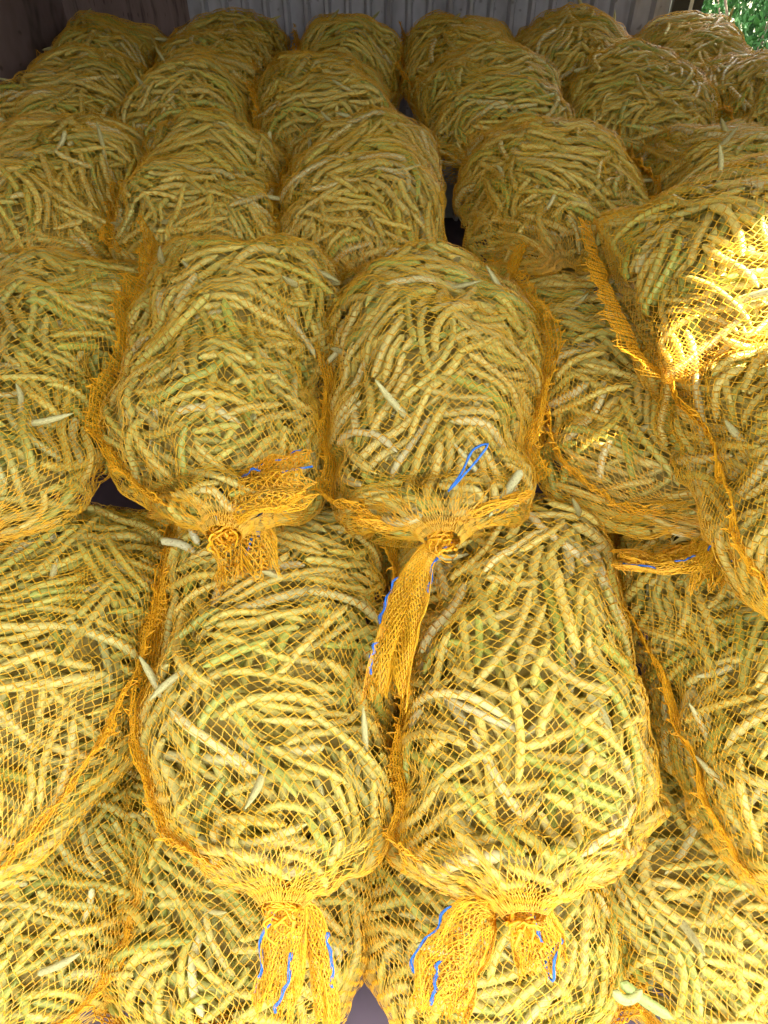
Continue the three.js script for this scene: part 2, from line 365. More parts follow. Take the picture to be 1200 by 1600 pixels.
  // sewn side seam: a ruffled flap of doubled net with loose thread ends
  function flap(side, u0, u1, w) {
    const a = new Acc(), cols = Math.round((u1 - u0) * total / 0.0052), rws = 5, gr = [];
    for (let r2 = 0; r2 <= rws; r2++) {
      const row = [];
      for (let j = 0; j <= cols; j++) {
        const u = u0 + (u1 - u0) * j / cols; frame(u, side * 1.32, f2);
        const ww = w * (0.75 + 0.5 * noise(u * 9, sd, side * 3)) * sstep(-0.05, 0.08, (u - u0)) , t = r2 / rws;
        const earw = 0.032 * Math.exp(-((u / 0.07) ** 2)) * (d.earW ?? 1);
        const ruf = 0.016 * noise(u * 14, t, sd + side) + 0.010 * noise(u * 42, t * 2, sd);
        row.push(V(f2.p.x + side * (0.001 + ww * t + earw * t * 0.5), f2.p.y + t * ruf * 1.6 + t * w * (d.flapUp ?? 0.9) + earw * t + R(-1, 1) * 0.001, f2.p.z + (j % 2 ? 1 : -1) * 0.0012 + t * 0.006 * noise(u * 22, sd, 7)));
      }
      gr.push(row);
    }
    const nrm = V(0.2 * side, 1, 0).normalize();
    for (let r2 = 0; r2 <= rws; r2++) for (let j = 0; j < cols; j++) {
      ribbon(a, gr[r2][j], gr[r2][j + 1], nrm, 0.0011, vary(NET_DEEP, 0.12));
      if (r2 < rws) { ribbon(a, gr[r2][j], gr[r2 + 1][j], nrm, 0.0009, vary(NET_DEEP, 0.12)); if (lod < 2) ribbon(a, gr[r2][j], gr[r2 + 1][j + 1], nrm, 0.0007, vary(NET_THICK, 0.1)); }
    }
    for (let j = 2; j < cols; j += Math.round(R(2, 4))) {   // thread tufts
      const p0 = gr[rws][j], l = R(0.002, 0.010) * (rnd() < 0.4 ? 0.3 : 1), q = V(p0.x + side * l, p0.y + R(-0.003, 0.005), p0.z + R(-0.004, 0.004));
      strand(a, p0, q, nrm, 0.0013, vary(NET_DEEP, 0.1)); strand(a, gr[rws][Math.min(cols, j + 1)], q, nrm, 0.0011, vary(NET_DEEP, 0.1));
      strand(a, q, V(q.x + side * R(-0.001, 0.004), q.y + R(-0.002, 0.003), q.z + R(-0.005, 0.005)), nrm, 0.001, vary(NET_DEEP, 0.1));
    }
    a.build('side_seam', M.seam, g);
  }
  if (d.seamL) flap(-1, 0.0, d.seamL, d.seamW ?? 0.03);
  if (d.seamR) flap(1, 0.0, d.seamR, d.seamW ?? 0.03);
  // sewn far end: a hem of doubled net
  if (d.hem !== false) {
    const a = new Acc(), cols = 70, rws = d.hemRows ?? 3, gr = [];
    for (let r2 = 0; r2 <= rws; r2++) { const row = []; for (let j = 0; j <= cols; j++) {
      const q = j / cols * 2 - 1, ph = Math.asin(clamp(spow(q, 1 / 0.92), -1, 1)); S0(0.0, ph, f2.p);
      row.push(V(f2.p.x * 1.01, f2.p.y - 0.004 + r2 * 0.003 * (1 + noise(q * 6, sd, 1)) , f2.p.z - r2 * (0.006 + (d.hemRows ? 0.004 * noise(q * 4, sd, 5) : 0)) + (j % 2 ? 0.001 : -0.001) + 0.006 * noise(q * 9, r2 * 0.3, sd))); } gr.push(row); }
    const nrm = V(0, 1, 0);
    for (let r2 = 0; r2 <= rws; r2++) for (let j = 0; j < cols; j++) {
      strand(a, gr[r2][j], gr[r2][j + 1], nrm, 0.0012, vary(NET_DEEP, 0.1));
      if (r2 < rws) strand(a, gr[r2][j], gr[r2 + 1][j], nrm, 0.001, vary(NET_DEEP, 0.1));
    }
    for (let j = 1; j < cols; j += Math.round(R(2, 4))) { const p0 = gr[rws][j]; strand(a, p0, V(p0.x + R(-0.004, 0.004), p0.y + R(-0.002, 0.006), p0.z - R(0.004, 0.012)), nrm, 0.0011, vary(NET_DEEP, 0.1)); }
    a.build('end_hem', M.seam, g);
  }
  // knot and tail of gathered net
  if (d.tail) {
    const neckP = V(0, 0, 0); for (let k = 0; k < 8; k++) { S0(1, k / 8 * 6.283, pA); neckP.addScaledVector(pA, 1 / 8); }
    const k = new Acc();
    for (let q = 0; q < 26; q++) {   // a twisted bunch of net
      const pts = [], rr = [], cc = [], z0 = R(-0.022, 0.012), a0 = R(0, 6.28), turn = R(1.2, 3.4) * (rnd() < 0.75 ? 1 : -1), r0 = R(0.008, 0.018), dz = R(-0.02, 0.03), c = vary(NET_DEEP, 0.15), th = R(0.0009, 0.0024);
      for (let s = 0; s <= 9; s++) { const a = a0 + turn * s / 9, rad = r0 * (1 + 0.35 * noise(s * 0.4, q * 1.7, sd)); pts.push(V(neckP.x + Math.cos(a) * rad * 1.15, neckP.y + Math.sin(a) * rad, neckP.z + z0 + dz * s / 9 + 0.006 * noise(s * 0.5, q, 3))); rr.push(th * R(0.8, 1.2)); cc.push(c); }
      tube(k, pts, rr, 4, cc);
    }
    k.build('neck_knot', M.seam, g);
    d.tail.forEach((tl, ti) => {
      const ctrl = [neckP.clone().add(V(0, 0.0, -0.01)), ...tl.path.map(toLocal)], curve = new THREE.CatmullRomCurve3(ctrl, false, 'centripetal');
      const tlen = curve.getLength(), rws = Math.round(tlen / 0.0062), cols = tl.cols ?? 74, gr = [], a = new Acc();
      const wid = toLocal([d.near[0] + (tl.side?.[0] ?? 1), d.near[1] + (tl.side?.[1] ?? 0), d.near[2] + (tl.side?.[2] ?? 0)]).sub(toLocal(d.near)).normalize();
      const layer = (t, x) => {   // across x -1..1 on a folded fan of net
        const c = curve.getPointAt(clamp(t, 0, 1)), T = curve.getTangentAt(clamp(t, 0, 1));
        const sd2 = wid.clone().addScaledVector(T, -wid.dot(T)).normalize(), N = V(0, 0, 0).crossVectors(T, sd2).normalize(); if (N.y < 0) N.negate();
        return { c, sd2, N };
      };
      const wAt = (t) => (tl.w0 ?? 0.012) + ((tl.w1 ?? 0.036) - (tl.w0 ?? 0.012)) * sstep(0, 0.55, t);
      const point = (t, th) => {
        const { c, sd2, N } = layer(t), w = wAt(t), x = Math.sin(th), pl = tl.pleat ?? 0.4;
        const fold = Math.sin(th * 7 + 2.5 * noise(t * 3, sd, ti) + sd) * pl + 0.9 * noise(th * 2, t * 6, sd + ti) + 0.5 * noise(th * 5, t * 12, sd + ti);
        const jag = 0.036 * noise(th * 1.8, ti, sd) + 0.014 * noise(th * 7, ti + 3, sd);
        return c.clone().addScaledVector(curve.getTangentAt(clamp(t, 0, 1)), jag * t * t).addScaledVector(sd2, x * w * (1 + 0.35 * noise(t * 3.5, th * 0.8, sd)) + 0.010 * noise(t * 4, sd, ti + 2) * t).addScaledVector(N, (Math.cos(th) * 0.35 + fold * 0.3) * w * (1 - 0.35 * t) + 0.004);
      };
      for (let i = 0; i <= rws; i++) { const row = []; for (let j = 0; j < cols; j++) { const t = (i + (j % 2 ? 0.18 : -0.18)) / rws, th = (j + (i % 2)) / cols * 6.283; const p = point(t, th); const { c } = layer(t); row.push({ p, n: V(0, 0, 0).subVectors(p, c).normalize() }); } gr.push(row); }
      for (let i = 0; i <= rws; i++) for (let j = 0; j < cols; j++) {
        const p = gr[i][j], q = gr[i][(j + 1) % cols]; ribbon(a, p.p, q.p, p.n, 0.00085, vary(NET_DEEP, 0.15));
        if (i < rws && j % 2) for (const o of [-1, 1]) { const c = gr[i + 1][(j + o - 1 + (i % 2 ? 2 : 0) + cols) % cols]; ribbon(a, p.p, c.p, p.n, 0.0007, vary(NET_THICK, 0.12)); }
      }
      for (let j = 0; j < cols; j += 2) { const p = gr[rws][j]; strand(a, p.p, p.p.clone().add(V(R(-0.004, 0.004), R(-0.003, 0.003), R(0.001, 0.009))), p.n, 0.0009, vary(NET_DEEP, 0.1)); }
      a.build('neck_tail', M.seam, g);
      for (const [th, t0, t1, out] of tl.blue ?? []) {   // blue marker tape knitted into the net
        const b = new Acc(), n = 26, pts = [], rr = [];
        for (let s = 0; s <= n; s++) { const t = t0 + (t1 - t0) * s / n, { c } = layer(t), p = point(t, th); const nn = V(0, 0, 0).subVectors(p, c).normalize(); pts.push(p.addScaledVector(nn, 0.0022 + 0.0018 * Math.sin(s * 0.7 + th))); rr.push(0.0008 + 0.0004 * Math.abs(Math.sin(s * 1.7))); }
        tube(b, pts, rr, 4, [[1, 1, 1]]);
        for (const o of [-1, 1]) { const p2 = pts.map((p, s) => p.clone().addScaledVector(wid, o * (0.0016 + 0.0008 * Math.sin(s * 0.9 + o)))); tube(b, p2, p2.map(() => 0.0006), 3, [[1, 1, 1]]); }
        b.build('blue_tape', M.blue, g);
      }
    });
  }
  for (const loop of d.loops ?? []) {   // blue tape standing out of the net
    const c = new THREE.CatmullRomCurve3(loop.map(toLocal)), pts = c.getPoints(22), b = new Acc();
    tube(b, pts, pts.map((_, i) => 0.0013 + 0.0007 * Math.abs(Math.sin(i * 1.3))), 4, [[1, 1, 1]]); b.build('blue_tape', M.blue, g);
  }
  return g;
}
const PODS = [[[[-0.347, 0.535, -0.773], [-0.314, 0.54, -0.762], [-0.288, 0.53, -0.752]], 0.0066, [0.7, 0.66, 0.36], "pale pointed bean pod lying loose below the bunched knot, by the corner seam"], [[[-0.296, 0.57, -0.785], [-0.292, 0.56, -0.768], [-0.282, 0.545, -0.755]], 0.006, [0.7, 0.66, 0.36], "short pale bean pod hanging just above the pale pointed one"], [[[0.198, 0.668, -0.79], [0.177, 0.66, -0.759], [0.145, 0.655, -0.71]], 0.0068, [0.72, 0.68, 0.34], "straight pale bean pod resting near the knot of the sack with a blue loop"], [[[0.317, 0.245, -0.24], [0.344, 0.24, -0.221], [0.383, 0.225, -0.202]], 0.0075, [0.45, 0.55, 0.16], "straight green bean pod lying between two bottom sacks"], [[[0.303, 0.25, -0.229], [0.317, 0.245, -0.22], [0.332, 0.245, -0.223], [0.342, 0.25, -0.231]], 0.0065, [0.6, 0.62, 0.22], "short curled pale green pod touching the straight green one"]];
const SACKS = [
  { name: "A1", near: [-0.905, 0.645, -2.4], far: [-0.885, 0.645, -3.0], W: 0.176, H: 0.145, lod: 2, beans: 280, seamL: 0.9, seed: 1, up: [0.0, 1, 0], label: "dim netted bean sack in the rear corner touching the mauve wall" },
  { name: "A2", near: [-0.525, 0.645, -2.4], far: [-0.525, 0.645, -3.0], W: 0.18, H: 0.145, lod: 2, beans: 280, seamL: 0.8, seed: 2, up: [-0.112, 1, 0], label: "rear bean sack before the joint of mauve board and grey corrugated sheet" },
  { name: "A3", near: [-0.1, 0.645, -2.4], far: [-0.12, 0.645, -3.0], W: 0.166, H: 0.145, lod: 2, beans: 280, seamL: 0.7, green: 0.2, seed: 3, up: [0.084, 1, 0], label: "narrow rear sack of beans with an upright orange corner, third from the mauve wall" },
  { name: "A4", near: [0.235, 0.645, -2.4], far: [0.265, 0.645, -3.0], W: 0.166, H: 0.145, lod: 2, beans: 280, seamL: 0.8, seed: 4, up: [-0.028, 1, 0], label: "small rear sack of beans before the corrugated sheet, fourth from the mauve wall" },
  { name: "A5", near: [0.59, 0.645, -2.4], far: [0.6, 0.645, -3.0], W: 0.185, H: 0.145, lod: 2, beans: 280, seamL: 0.8, seed: 5, up: [-0.14, 1, 0], label: "wide rear sack of beans before the corrugated sheet, fifth from the mauve wall" },
  { name: "A6", near: [1.0, 0.635, -2.4], far: [0.99, 0.635, -3.0], W: 0.171, H: 0.145, lod: 2, beans: 280, seamL: 0.8, seed: 6, up: [0.056, 1, 0], label: "rear bean sack by the dark post, with green plants showing behind it" },
  { name: "B1", near: [-0.89, 0.645, -1.97], far: [-0.87, 0.645, -2.57], W: 0.185, H: 0.145, lod: 2, beans: 310, seed: 7, up: [0.056, 1, 0], label: "sack of beans against the mauve wall in the second row from the rear" },
  { name: "B2", near: [-0.535, 0.645, -1.97], far: [-0.535, 0.645, -2.57], W: 0.171, H: 0.145, lod: 2, beans: 310, seamL: 0.9, seed: 8, up: [-0.056, 1, 0], label: "bean sack next to the one at the mauve wall, second row from the rear" },
  { name: "B3", near: [-0.155, 0.645, -1.97], far: [-0.175, 0.645, -2.57], W: 0.204, H: 0.145, lod: 2, beans: 310, seamL: 0.9, seed: 9, up: [0.14, 1, 0], label: "bean sack in the second row from the rear with a pointed orange corner" },
  { name: "B4", near: [0.28, 0.645, -1.97], far: [0.31, 0.645, -2.57], W: 0.204, H: 0.145, lod: 2, beans: 310, green: 0.3, seed: 10, up: [0.028, 1, 0], label: "bean sack fourth from the mauve wall in the second row from the rear" },
  { name: "B5", near: [0.7, 0.645, -1.97], far: [0.71, 0.645, -2.57], W: 0.19, H: 0.145, lod: 2, beans: 310, seed: 11, up: [-0.084, 1, 0], label: "bean sack in the second row, in front of the widest rear sack" },
  { name: "B6", near: [1.09, 0.645, -1.97], far: [1.08, 0.645, -2.57], W: 0.18, H: 0.145, lod: 2, beans: 310, seamL: 0.9, seed: 12, up: [0.112, 1, 0], label: "bean sack below the plants outside, at the outer end of the second rear row" },
  { name: "C1", near: [-0.775, 0.635, -1.41], far: [-0.755, 0.65, -2.05], W: 0.185, H: 0.145, lod: 1, beans: 420, seed: 13, up: [0.112, 1, 0], label: "bean sack nearest the mauve wall in the third row from the rear" },
  { name: "C2", near: [-0.41, 0.635, -1.41], far: [-0.41, 0.65, -2.05], W: 0.171, H: 0.145, lod: 1, beans: 420, seamL: 0.9, green: 0.3, seed: 14, up: [0.0, 1, 0], label: "bean sack in the third row, directly behind the one with a bunched orange knot" },
  { name: "C3", near: [-0.036, 0.635, -1.41], far: [-0.056, 0.65, -2.05], W: 0.18, H: 0.145, lod: 1, beans: 420, seamL: 0.9, seed: 15, up: [-0.112, 1, 0], label: "bean sack in the third row, directly behind the one with a blue loop" },
  { name: "C4", near: [0.37, 0.635, -1.41], far: [0.4, 0.65, -2.05], W: 0.199, H: 0.145, lod: 1, beans: 420, seed: 16, up: [0.084, 1, 0], label: "broad bean sack in the third row, just behind the tip of the sunlit sack" },
  { name: "C5", near: [0.8, 0.635, -1.41], far: [0.81, 0.65, -2.05], W: 0.19, H: 0.145, lod: 1, beans: 420, seamL: 0.9, seed: 17, up: [-0.028, 1, 0], label: "bean sack mostly hidden behind the crosswise sunlit sack" },
  { name: "D1", near: [-0.64, 0.575, -0.72], far: [-0.64, 0.6, -1.44], W: 0.19, H: 0.145, lod: 0, beans: 520, green: 0.6, blunt: 3.4, seed: 18, up: [-0.14, 1, 0], label: "bean sack cut by the frame, beside the one with a bunched orange knot" },
  { name: "D2", near: [-0.285, 0.575, -0.72], far: [-0.285, 0.665, -1.44], W: 0.172, H: 0.145, lod: 0, beans: 520, seamL: 0.95, green: 0.25, blunt: 3.4, nx: 0.06, rise: 0.09, tail: [{"path": [[-0.214, 0.6, -0.734], [-0.2, 0.58, -0.708], [-0.188, 0.56, -0.688]], "w0": 0.016, "w1": 0.046, "blue": [[0.9, 0.1, 0.5]]}, {"path": [[-0.207, 0.65, -0.743], [-0.168, 0.68, -0.738], [-0.108, 0.69, -0.75]], "side": [0, 0, 1], "w0": 0.02, "w1": 0.05, "blue": [[4.6, 0.2, 1.0], [5.6, 0.1, 0.6]]}], loops: [[[-0.199, 0.585, -0.7], [-0.19, 0.6, -0.727], [-0.18, 0.61, -0.766]], [[-0.141, 0.7, -0.753], [-0.115, 0.7, -0.76], [-0.101, 0.69, -0.775]], [[-0.253, 0.62, -0.76], [-0.236, 0.63, -0.751], [-0.227, 0.62, -0.764]]], seed: 19, up: [0.056, 1, 0], label: "plump bean sack with a bunched orange knot and short tail with blue ends" },
  { name: "D3", near: [0.075, 0.575, -0.72], far: [0.075, 0.635, -1.44], W: 0.19, H: 0.145, lod: 0, beans: 520, seamL: 0.95, seamR: 0.8, blunt: 3.4, rise: 0.08, nx: 0.01, tail: [{"path": [[0.062, 0.59, -0.699], [0.036, 0.57, -0.64], [0.015, 0.555, -0.565], [0.007, 0.53, -0.507]], "w0": 0.014, "w1": 0.03, "blue": [[0.9, 0.0, 0.4], [4.9, 0.35, 0.65], [5.4, 0.8, 1.0]]}, {"path": [[0.051, 0.61, -0.74], [0.009, 0.61, -0.73], [-0.033, 0.61, -0.743]], "side": [0, 0.6, 0.6], "w0": 0.014, "w1": 0.024, "cols": 56}, {"path": [[0.109, 0.63, -0.728], [0.148, 0.65, -0.727], [0.193, 0.66, -0.74]], "side": [0, 0.6, 0.6], "w0": 0.014, "w1": 0.026, "cols": 56}], loops: [[[0.086, 0.7, -0.714], [0.104, 0.72, -0.73], [0.12, 0.74, -0.754], [0.138, 0.75, -0.753], [0.126, 0.735, -0.742], [0.109, 0.725, -0.725], [0.09, 0.7, -0.719]]], seed: 20, up: [-0.056, 1, 0], label: "plump bean sack with a blue loop on its face and a long orange tail" },
  { name: "D4", near: [0.425, 0.55, -0.72], far: [0.425, 0.565, -1.44], W: 0.175, H: 0.125, lod: 0, beans: 520, seamL: 0.9, blunt: 3.4, nx: 0.09, rise: 0.08, tail: [{"path": [[0.482, 0.6, -0.724], [0.443, 0.59, -0.691], [0.391, 0.585, -0.68], [0.345, 0.58, -0.692]], "side": [0, 0.5, 1], "w0": 0.016, "w1": 0.03, "cols": 70, "blue": [[0.9, 0.25, 0.45], [0.6, 0.55, 0.7], [0.9, 0.8, 1.0]]}, {"path": [[0.464, 0.59, -0.693], [0.465, 0.58, -0.678], [0.458, 0.57, -0.66]], "w0": 0.012, "w1": 0.022, "cols": 50, "blue": [[1.2, 0.2, 0.6]]}], seed: 21, up: [0.14, 1, 0], label: "bean sack with its orange tail curled sideways, partly under the sunlit sack" },
  { name: "D5", far: [0.39, 0.785, -1.12], near: [1.12, 0.82, -1.18], W: 0.205, H: 0.135, hemRows: 5, fblunt: 5.5, up: [0.05, 1, 0.12], lod: 0, beans: 520, seed: 22, label: "sunlit bean sack lying crosswise on top with its sewn orange end showing" },
  { name: "D6", far: [0.6, 0.715, -1.05], near: [0.68, 0.675, -0.5], W: 0.205, seamW: 0.02, H: 0.15, lod: 0, beans: 520, seamL: 0.9, seed: 23, up: [-0.084, 1, 0], label: "bean sack with a ruffled orange edge, below the crosswise sunlit one" },
  { name: "E1", near: [-0.6, 0.41, -0.28], far: [-0.53, 0.425, -0.95], W: 0.185, H: 0.145, lod: 0, beans: 520, seamR: 0.95, green: 0.6, blunt: 3.3, flatTies: true, seed: 24, up: [-0.084, 1, 0], label: "bean sack cut by the frame, beside the one with a narrow straight orange tail" },
  { name: "E2", near: [-0.165, 0.41, -0.295], far: [-0.165, 0.425, -0.95], W: 0.178, H: 0.145, lod: 0, beans: 520, seamL: 0.95, green: 0.3, seamW: 0.022, blunt: 3.3, flatTies: true, nx: 0.04, rise: 0.07, tail: [{"path": [[-0.109, 0.44, -0.289], [-0.118, 0.4, -0.251], [-0.129, 0.35, -0.201]], "w0": 0.014, "w1": 0.024, "blue": [[5.2, 0.05, 0.97], [0.3, 0.5, 1.0], [5.5, 0.0, 0.15]]}, {"path": [[-0.092, 0.43, -0.284], [-0.078, 0.38, -0.249], [-0.072, 0.32, -0.187]], "w0": 0.008, "w1": 0.014, "cols": 36, "blue": [[0.9, 0.4, 0.8]]}], seed: 25, up: [0.112, 1, 0], label: "large front bean sack with a narrow straight orange tail striped with blue" },
  { name: "E3", near: [0.2, 0.41, -0.28], far: [0.2, 0.425, -0.95], W: 0.187, H: 0.145, lod: 0, beans: 520, seamL: 0.9, seamW: 0.022, blunt: 3.3, flatTies: true, nx: -0.04, rise: 0.07, tail: [{"path": [[0.116, 0.45, -0.272], [0.086, 0.41, -0.235], [0.062, 0.36, -0.194]], "w0": 0.014, "w1": 0.036, "blue": [[4.9, 0.35, 0.8], [5.9, 0.65, 0.95]]}, {"path": [[0.162, 0.45, -0.282], [0.179, 0.42, -0.259], [0.192, 0.38, -0.232]], "w0": 0.014, "w1": 0.03, "blue": [[0.1, 0.02, 0.6], [0.9, 0.1, 0.4]]}], loops: [[[0.196, 0.37, -0.237], [0.198, 0.37, -0.219], [0.201, 0.38, -0.214], [0.201, 0.4, -0.23], [0.215, 0.41, -0.254], [0.199, 0.4, -0.238], [0.191, 0.38, -0.227]]], seed: 26, up: [0.0, 1, 0], label: "large bright front bean sack with a wide spread orange tail and blue zigzag tape" },
  { name: "E4", near: [0.575, 0.41, -0.28], far: [0.575, 0.425, -0.95], W: 0.178, H: 0.145, lod: 0, beans: 520, seamL: 0.9, green: 0.35, blunt: 3.3, flatTies: true, seed: 27, up: [-0.112, 1, 0], label: "pale bright bean sack at the frame edge beside the front sack with the wide tail" },
  { name: "F1", near: [-0.58, 0.15, -0.16], far: [-0.58, 0.15, -0.76], W: 0.2, H: 0.13, lod: 0, beans: 520, seamR: 0.9, green: 0.7, blunt: 3.3, flatTies: true, seed: 28, up: [-0.028, 1, 0], label: "bottom bean sack beside the floor gap, cut by the frame" },
  { name: "F2", near: [-0.215, 0.15, -0.16], far: [-0.215, 0.15, -0.76], W: 0.22, H: 0.13, lod: 0, beans: 520, seamL: 0.9, green: 0.7, blunt: 3.3, flatTies: true, tail: [{"path": [[-0.221, 0.2, -0.208], [-0.227, 0.15, -0.194]], "w0": 0.014, "w1": 0.03, "blue": [[0.5, 0.1, 0.8]]}], seed: 29, up: [-0.14, 1, 0], label: "bottom bean sack lying on the floor under the narrow straight tail" },
  { name: "F3", near: [0.165, 0.15, -0.16], far: [0.165, 0.15, -0.76], W: 0.22, H: 0.13, lod: 0, beans: 520, seamR: 0.9, green: 0.45, blunt: 3.3, flatTies: true, seed: 30, up: [0.056, 1, 0], label: "bottom bean sack lying on the floor under the wide spread tail" },
  { name: "F4", near: [0.51, 0.15, -0.16], far: [0.51, 0.15, -0.76], W: 0.185, H: 0.13, lod: 0, beans: 520, seamL: 0.9, green: 0.5, blunt: 3.3, flatTies: true, seed: 31, up: [-0.056, 1, 0], label: "bottom bean sack on the floor beside two loose green pods" },
];
for (const s of SACKS) {
  s.pieces = s.pieces ?? (s.lod === 0 ? 170 : s.lod === 1 ? 130 : 0);
  makeSack(s);
}
for (const p of PODS) loosePod(...p);
// ---------------------------------------------------------------- the truck box round the load
function put(name, geo, mat, parent, kind) { const m = new THREE.Mesh(geo, mat); m.name = numbered(name); m.castShadow = m.receiveShadow = true; if (kind) m.userData.kind = kind; (parent ?? scene).add(m); return m; }
function tagged(o, label, category, group) { o.userData.label = label; o.userData.category = category; if (group) o.userData.group = group; return o; }
const box = (w, h, dd, x, y, z) => { const g = new THREE.BoxGeometry(w, h, dd); g.translate(x, y, z); return g; };
function painted(base, stain, scale, amount, seedv) {   // worn paint: grain, rubbed streaks, dirt spots
  return mottle(512, 512, (x, y) => {
    const a = noise(x * 5 + seedv, y * 5, seedv), b = noise(x * 24, y * 9 + seedv, 3), c = noise(x * 90, y * 40, seedv + 7), st = sstep(0.05, 0.5, noise(x * 14 + seedv, y * 3, 8) + 0.35 * c) * amount;
    const sp = sstep(0.5, 0.6, noise(x * 60, y * 60, seedv)) * 0.5, k = 1 + 0.10 * a + 0.08 * b + 0.07 * c, m = clamp(st + sp, 0, 1);
    return [0, 1, 2].map((i) => (base[i] * k) * (1 - m) + stain[i] * m);
  });
}
const wallMat = new THREE.MeshStandardMaterial({ map: painted([0.56, 0.47, 0.45], [0.30, 0.23, 0.21], 1, 0.7, 2), roughness: 0.75 });
const sheetMat = new THREE.MeshStandardMaterial({ map: painted([0.76, 0.75, 0.78], [0.40, 0.37, 0.38], 1, 0.35, 5), roughness: 0.6 });
const floorMat = new THREE.MeshStandardMaterial({ map: painted([0.40, 0.34, 0.38], [0.22, 0.18, 0.18], 1, 0.8, 9), roughness: 0.8 });
const darkMat = new THREE.MeshStandardMaterial({ color: new THREE.Color(0.02, 0.02, 0.025), roughness: 0.5 });
const whiteMat = new THREE.MeshStandardMaterial({ color: new THREE.Color(0.72, 0.72, 0.76), roughness: 0.5 });
const tarpMat = new THREE.MeshStandardMaterial({ color: new THREE.Color(0.16, 0.16, 0.19), roughness: 0.8 });
put('floor', box(2.7, 0.06, 3.3, 0.12, -0.03, -1.5), floorMat, null, 'structure');
put('left_wall', box(0.04, 2.2, 3.2, -1.14, 1.1, -1.5), wallMat, null, 'structure');
put('roof', box(2.7, 0.05, 3.7, 0.12, 2.23, -1.25), tarpMat, null, 'structure');
{ // back wall: plain mauve board, then ribbed grey sheet
  const b = new THREE.Group(); b.name = 'back_wall'; b.userData.kind = 'structure'; scene.add(b);
  put('board', box(0.44, 2.4, 0.03, -0.905, 1.2, -3.09), wallMat, b);
  const sh = new THREE.Shape(), x0 = -0.685, x1 = 1.0, per = 0.0715; sh.moveTo(x0, 0);
  for (let x = x0; x < x1 - 0.02; x += per) { for (const [dx, y] of [[0, 0], [0.044, 0], [0.052, -0.032], [0.063, -0.032], [0.0715, 0]]) if (x + dx <= x1) sh.lineTo(x + dx, y); }
  sh.lineTo(x1, 0); sh.lineTo(x1, 0.006); sh.lineTo(x0, 0.006); sh.closePath();
  const g = new THREE.ExtrudeGeometry(sh, { depth: 2.4, bevelEnabled: false }); g.rotateX(-Math.PI / 2); g.translate(0, 0, -3.08); { const uv = g.attributes.uv; for (let k = 0; k < uv.count; k++) uv.setXY(k, uv.getX(k) * 0.6, uv.getY(k) * 0.6); }
  put('ribbed_sheet', g, sheetMat, b);
  for (const [x, y] of [[-0.665, 0.94], [-0.63, 0.955], [-0.42, 0.93], [-0.13, 0.95], [0.14, 0.93], [0.43, 0.95], [0.72, 0.94]]) { const rv = new THREE.SphereGeometry(0.0075, 10, 6); rv.scale(1, 1, 0.5); rv.translate(x, y, -3.076); put('rivet', rv, darkMat, b); }
}
{ const p = new THREE.Group(); p.name = 'corner_post'; p.position.set(1.045, 0, -3.08); scene.add(p); tagged(p, 'dark upright post with a white strip at the edge of the corrugated sheet', 'post');
  put('upright', box(0.055, 2.4, 0.05, -0.015, 1.2, 0), darkMat, p); put('white_strip', box(0.014, 2.4, 0.03, 0.0205, 1.2, 0.005), whiteMat, p); put('outer_profile', box(0.03, 2.4, 0.05, 0.0435, 1.2, 0), darkMat, p); }
{ // side tarpaulin with a torn gap that lets the sun in
  const sh = new THREE.Shape([[-3.1, 0], [-0.3, 0], [-0.3, 2.2], [-3.1, 2.2]].map((p) => new THREE.Vector2(...p)));
  sh.holes.push(new THREE.Path([[-1.09, 1.955], [-1.155, 1.955], [-1.20, 1.87], [-1.20, 1.75], [-1.18, 1.62], [-1.12, 1.53], [-1.05, 1.55], [-0.995, 1.62], [-0.97, 1.70], [-0.975, 1.78], [-1.005, 1.84], [-1.03, 1.91]].map((p) => new THREE.Vector2(...p))));
  const g = new THREE.ExtrudeGeometry(sh, { depth: 0.006, bevelEnabled: false }); g.rotateY(-Math.PI / 2); g.translate(1.406, 0, 0);
  put('side_wall', g, tarpMat, null, 'structure'); }
// ---------------------------------------------------------------- outside
put('ground', box(80, 0.1, 80, 0, -0.95, -8), new THREE.MeshStandardMaterial({ map: (() => { const t = painted([0.52, 0.50, 0.40], [0.30, 0.36, 0.18], 1, 0.9, 12); t.repeat.set(20, 20); return t; })(), roughness: 1 }), null, 'structure');
function leafGeo(l, w) { const a = new THREE.BufferGeometry(); a.setAttribute('position', new THREE.Float32BufferAttribute([0, 0, 0, -w, l * 0.4, 0.1 * l, w, l * 0.4, 0.1 * l, 0, l, -0.1 * l, 0, l * 0.45, -0.02 * l], 3)); a.setIndex([0, 4, 1, 0, 2, 4, 1, 4, 3, 4, 2, 3]); a.computeVertexNormals(); return a; }
const leafMat = new THREE.MeshPhysicalMaterial({ color: new THREE.Color(0.016, 0.065, 0.010), roughness: 0.7, specularIntensity: 0.3, transmission: 0.25, thickness: 0 });
const barkMat = new THREE.MeshStandardMaterial({ color: new THREE.Color(0.12, 0.08, 0.05), roughness: 0.95 });
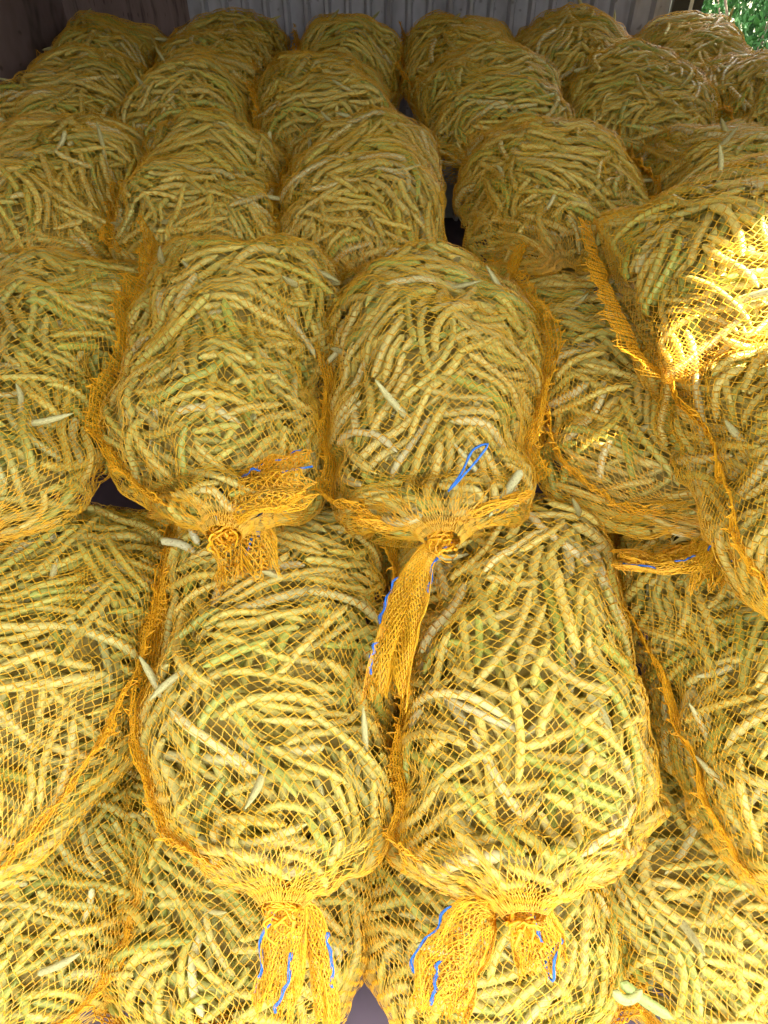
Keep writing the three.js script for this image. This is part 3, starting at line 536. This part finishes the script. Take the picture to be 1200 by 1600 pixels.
function shrub(x, z, h, w, n, leaf, label, col) {
  seed = Math.round(x * 131 + z * 71 + 4000);
  const s = new THREE.Group(); s.name = numbered('shrub'); s.position.set(x, -0.9, z); scene.add(s); tagged(s, label, 'shrub', 'shrubs outside the truck');
  const st = new Acc();
  const tips = [];
  for (let k = 0; k < 9; k++) { const a = R(0, 6.28), r = R(0.2, 1) * w, top = V(Math.cos(a) * r, h * R(0.55, 1), Math.sin(a) * r); tube(st, [V(0, 0, 0), V(top.x * 0.35, top.y * 0.45, top.z * 0.35), top], [0.02, 0.014, 0.005], 5, [[0.12, 0.08, 0.05]]); for (let q = 0; q < 7; q++) tips.push(V(top.x * R(0.5, 1.15), top.y * R(0.35, 1.08), top.z * R(0.5, 1.15))); }
  st.build('stem', barkMat, s);
  const im = new THREE.InstancedMesh(leafGeo(leaf, leaf * 0.24), leafMat, n), m4 = new THREE.Matrix4(), q = new THREE.Quaternion(), e = new THREE.Euler(), c = new THREE.Color();
  for (let k = 0; k < n; k++) { const t = tips[Math.floor(R(0, tips.length))], sp = 0.26 * w + 0.08; e.set(R(-1.2, 1.2), R(0, 6.28), R(-1.2, 1.2)); q.setFromEuler(e); const sc = R(0.6, 1.3); m4.compose(V(t.x + R(-1, 1) * sp, Math.max(0.05, t.y + R(-1, 1) * sp), t.z + R(-1, 1) * sp), q, V(sc, sc, sc)); im.setMatrixAt(k, m4); const f = R(0.6, 1.4); c.setRGB(col[0] * f, col[1] * f, col[2] * f); im.setColorAt(k, c); }
  im.name = 'foliage'; im.userData.kind = 'stuff'; s.add(im);
}
shrub(2.9, -6.6, 1.3, 0.8, 5200, 0.065, 'bright green leafy shrub outside, just beyond the dark post', [1, 1, 1]);
shrub(3.9, -7.0, 1.5, 0.9, 5200, 0.07, 'leafy shrub outside at the frame edge, above the end sack', [0.9, 1.05, 1]);
shrub(3.3, -5.2, 0.75, 0.6, 3000, 0.08, 'low bluish green plant outside, just above the rear end sack', [0.8, 1.0, 1.6]);
shrub(3.5, -9.5, 2.0, 1.2, 3500, 0.12, 'tall dark shrub outside, behind the other two', [0.7, 0.8, 0.7]);
{ const a = new Acc(); tube(a, [V(2.6, 0.35, -8.2), V(3.6, 0.22, -7.9), V(5.2, 0.55, -7.6)], [0.05, 0.07, 0.05], 7, [[0.2, 0.14, 0.09]]); const b = a.build('fallen_branch', barkMat, scene); tagged(b, 'brown branch among the shrubs outside the truck', 'branch'); }
function hedge(x0, z0, x1, z1, h, label) {
  seed = 991 + Math.round(x0 * 7); const s = new THREE.Group(); s.name = numbered('hedge'); s.position.set((x0 + x1) / 2, -0.9, (z0 + z1) / 2); scene.add(s); tagged(s, label, 'hedge');
  const len = Math.hypot(x1 - x0, z1 - z0), g = box(len, h, 0.7, 0, h / 2, 0); put('hedge_body', g, new THREE.MeshStandardMaterial({ color: new THREE.Color(0.02, 0.03, 0.01), roughness: 1 }), s);
  const im = new THREE.InstancedMesh(leafGeo(0.12, 0.035), leafMat, 5000), m4 = new THREE.Matrix4(), q = new THREE.Quaternion(), e = new THREE.Euler();
  for (let k = 0; k < 5000; k++) { e.set(R(-1.4, 1.4), R(0, 6.28), R(-1.4, 1.4)); q.setFromEuler(e); const f = rnd() < 0.5 ? -1 : 1, sc = R(0.8, 2); m4.compose(V(R(-len / 2, len / 2), R(0, h + 0.1), f * R(0.3, 0.5)), q, V(sc, sc, sc)); im.setMatrixAt(k, m4); }
  im.name = 'foliage'; im.userData.kind = 'stuff'; s.add(im); s.rotation.y = -Math.atan2(z1 - z0, x1 - x0);
}
hedge(-7, 5, 7, 5, 4.2, 'tall green hedge across the yard behind the viewer');
renderer.render(scene, camera);
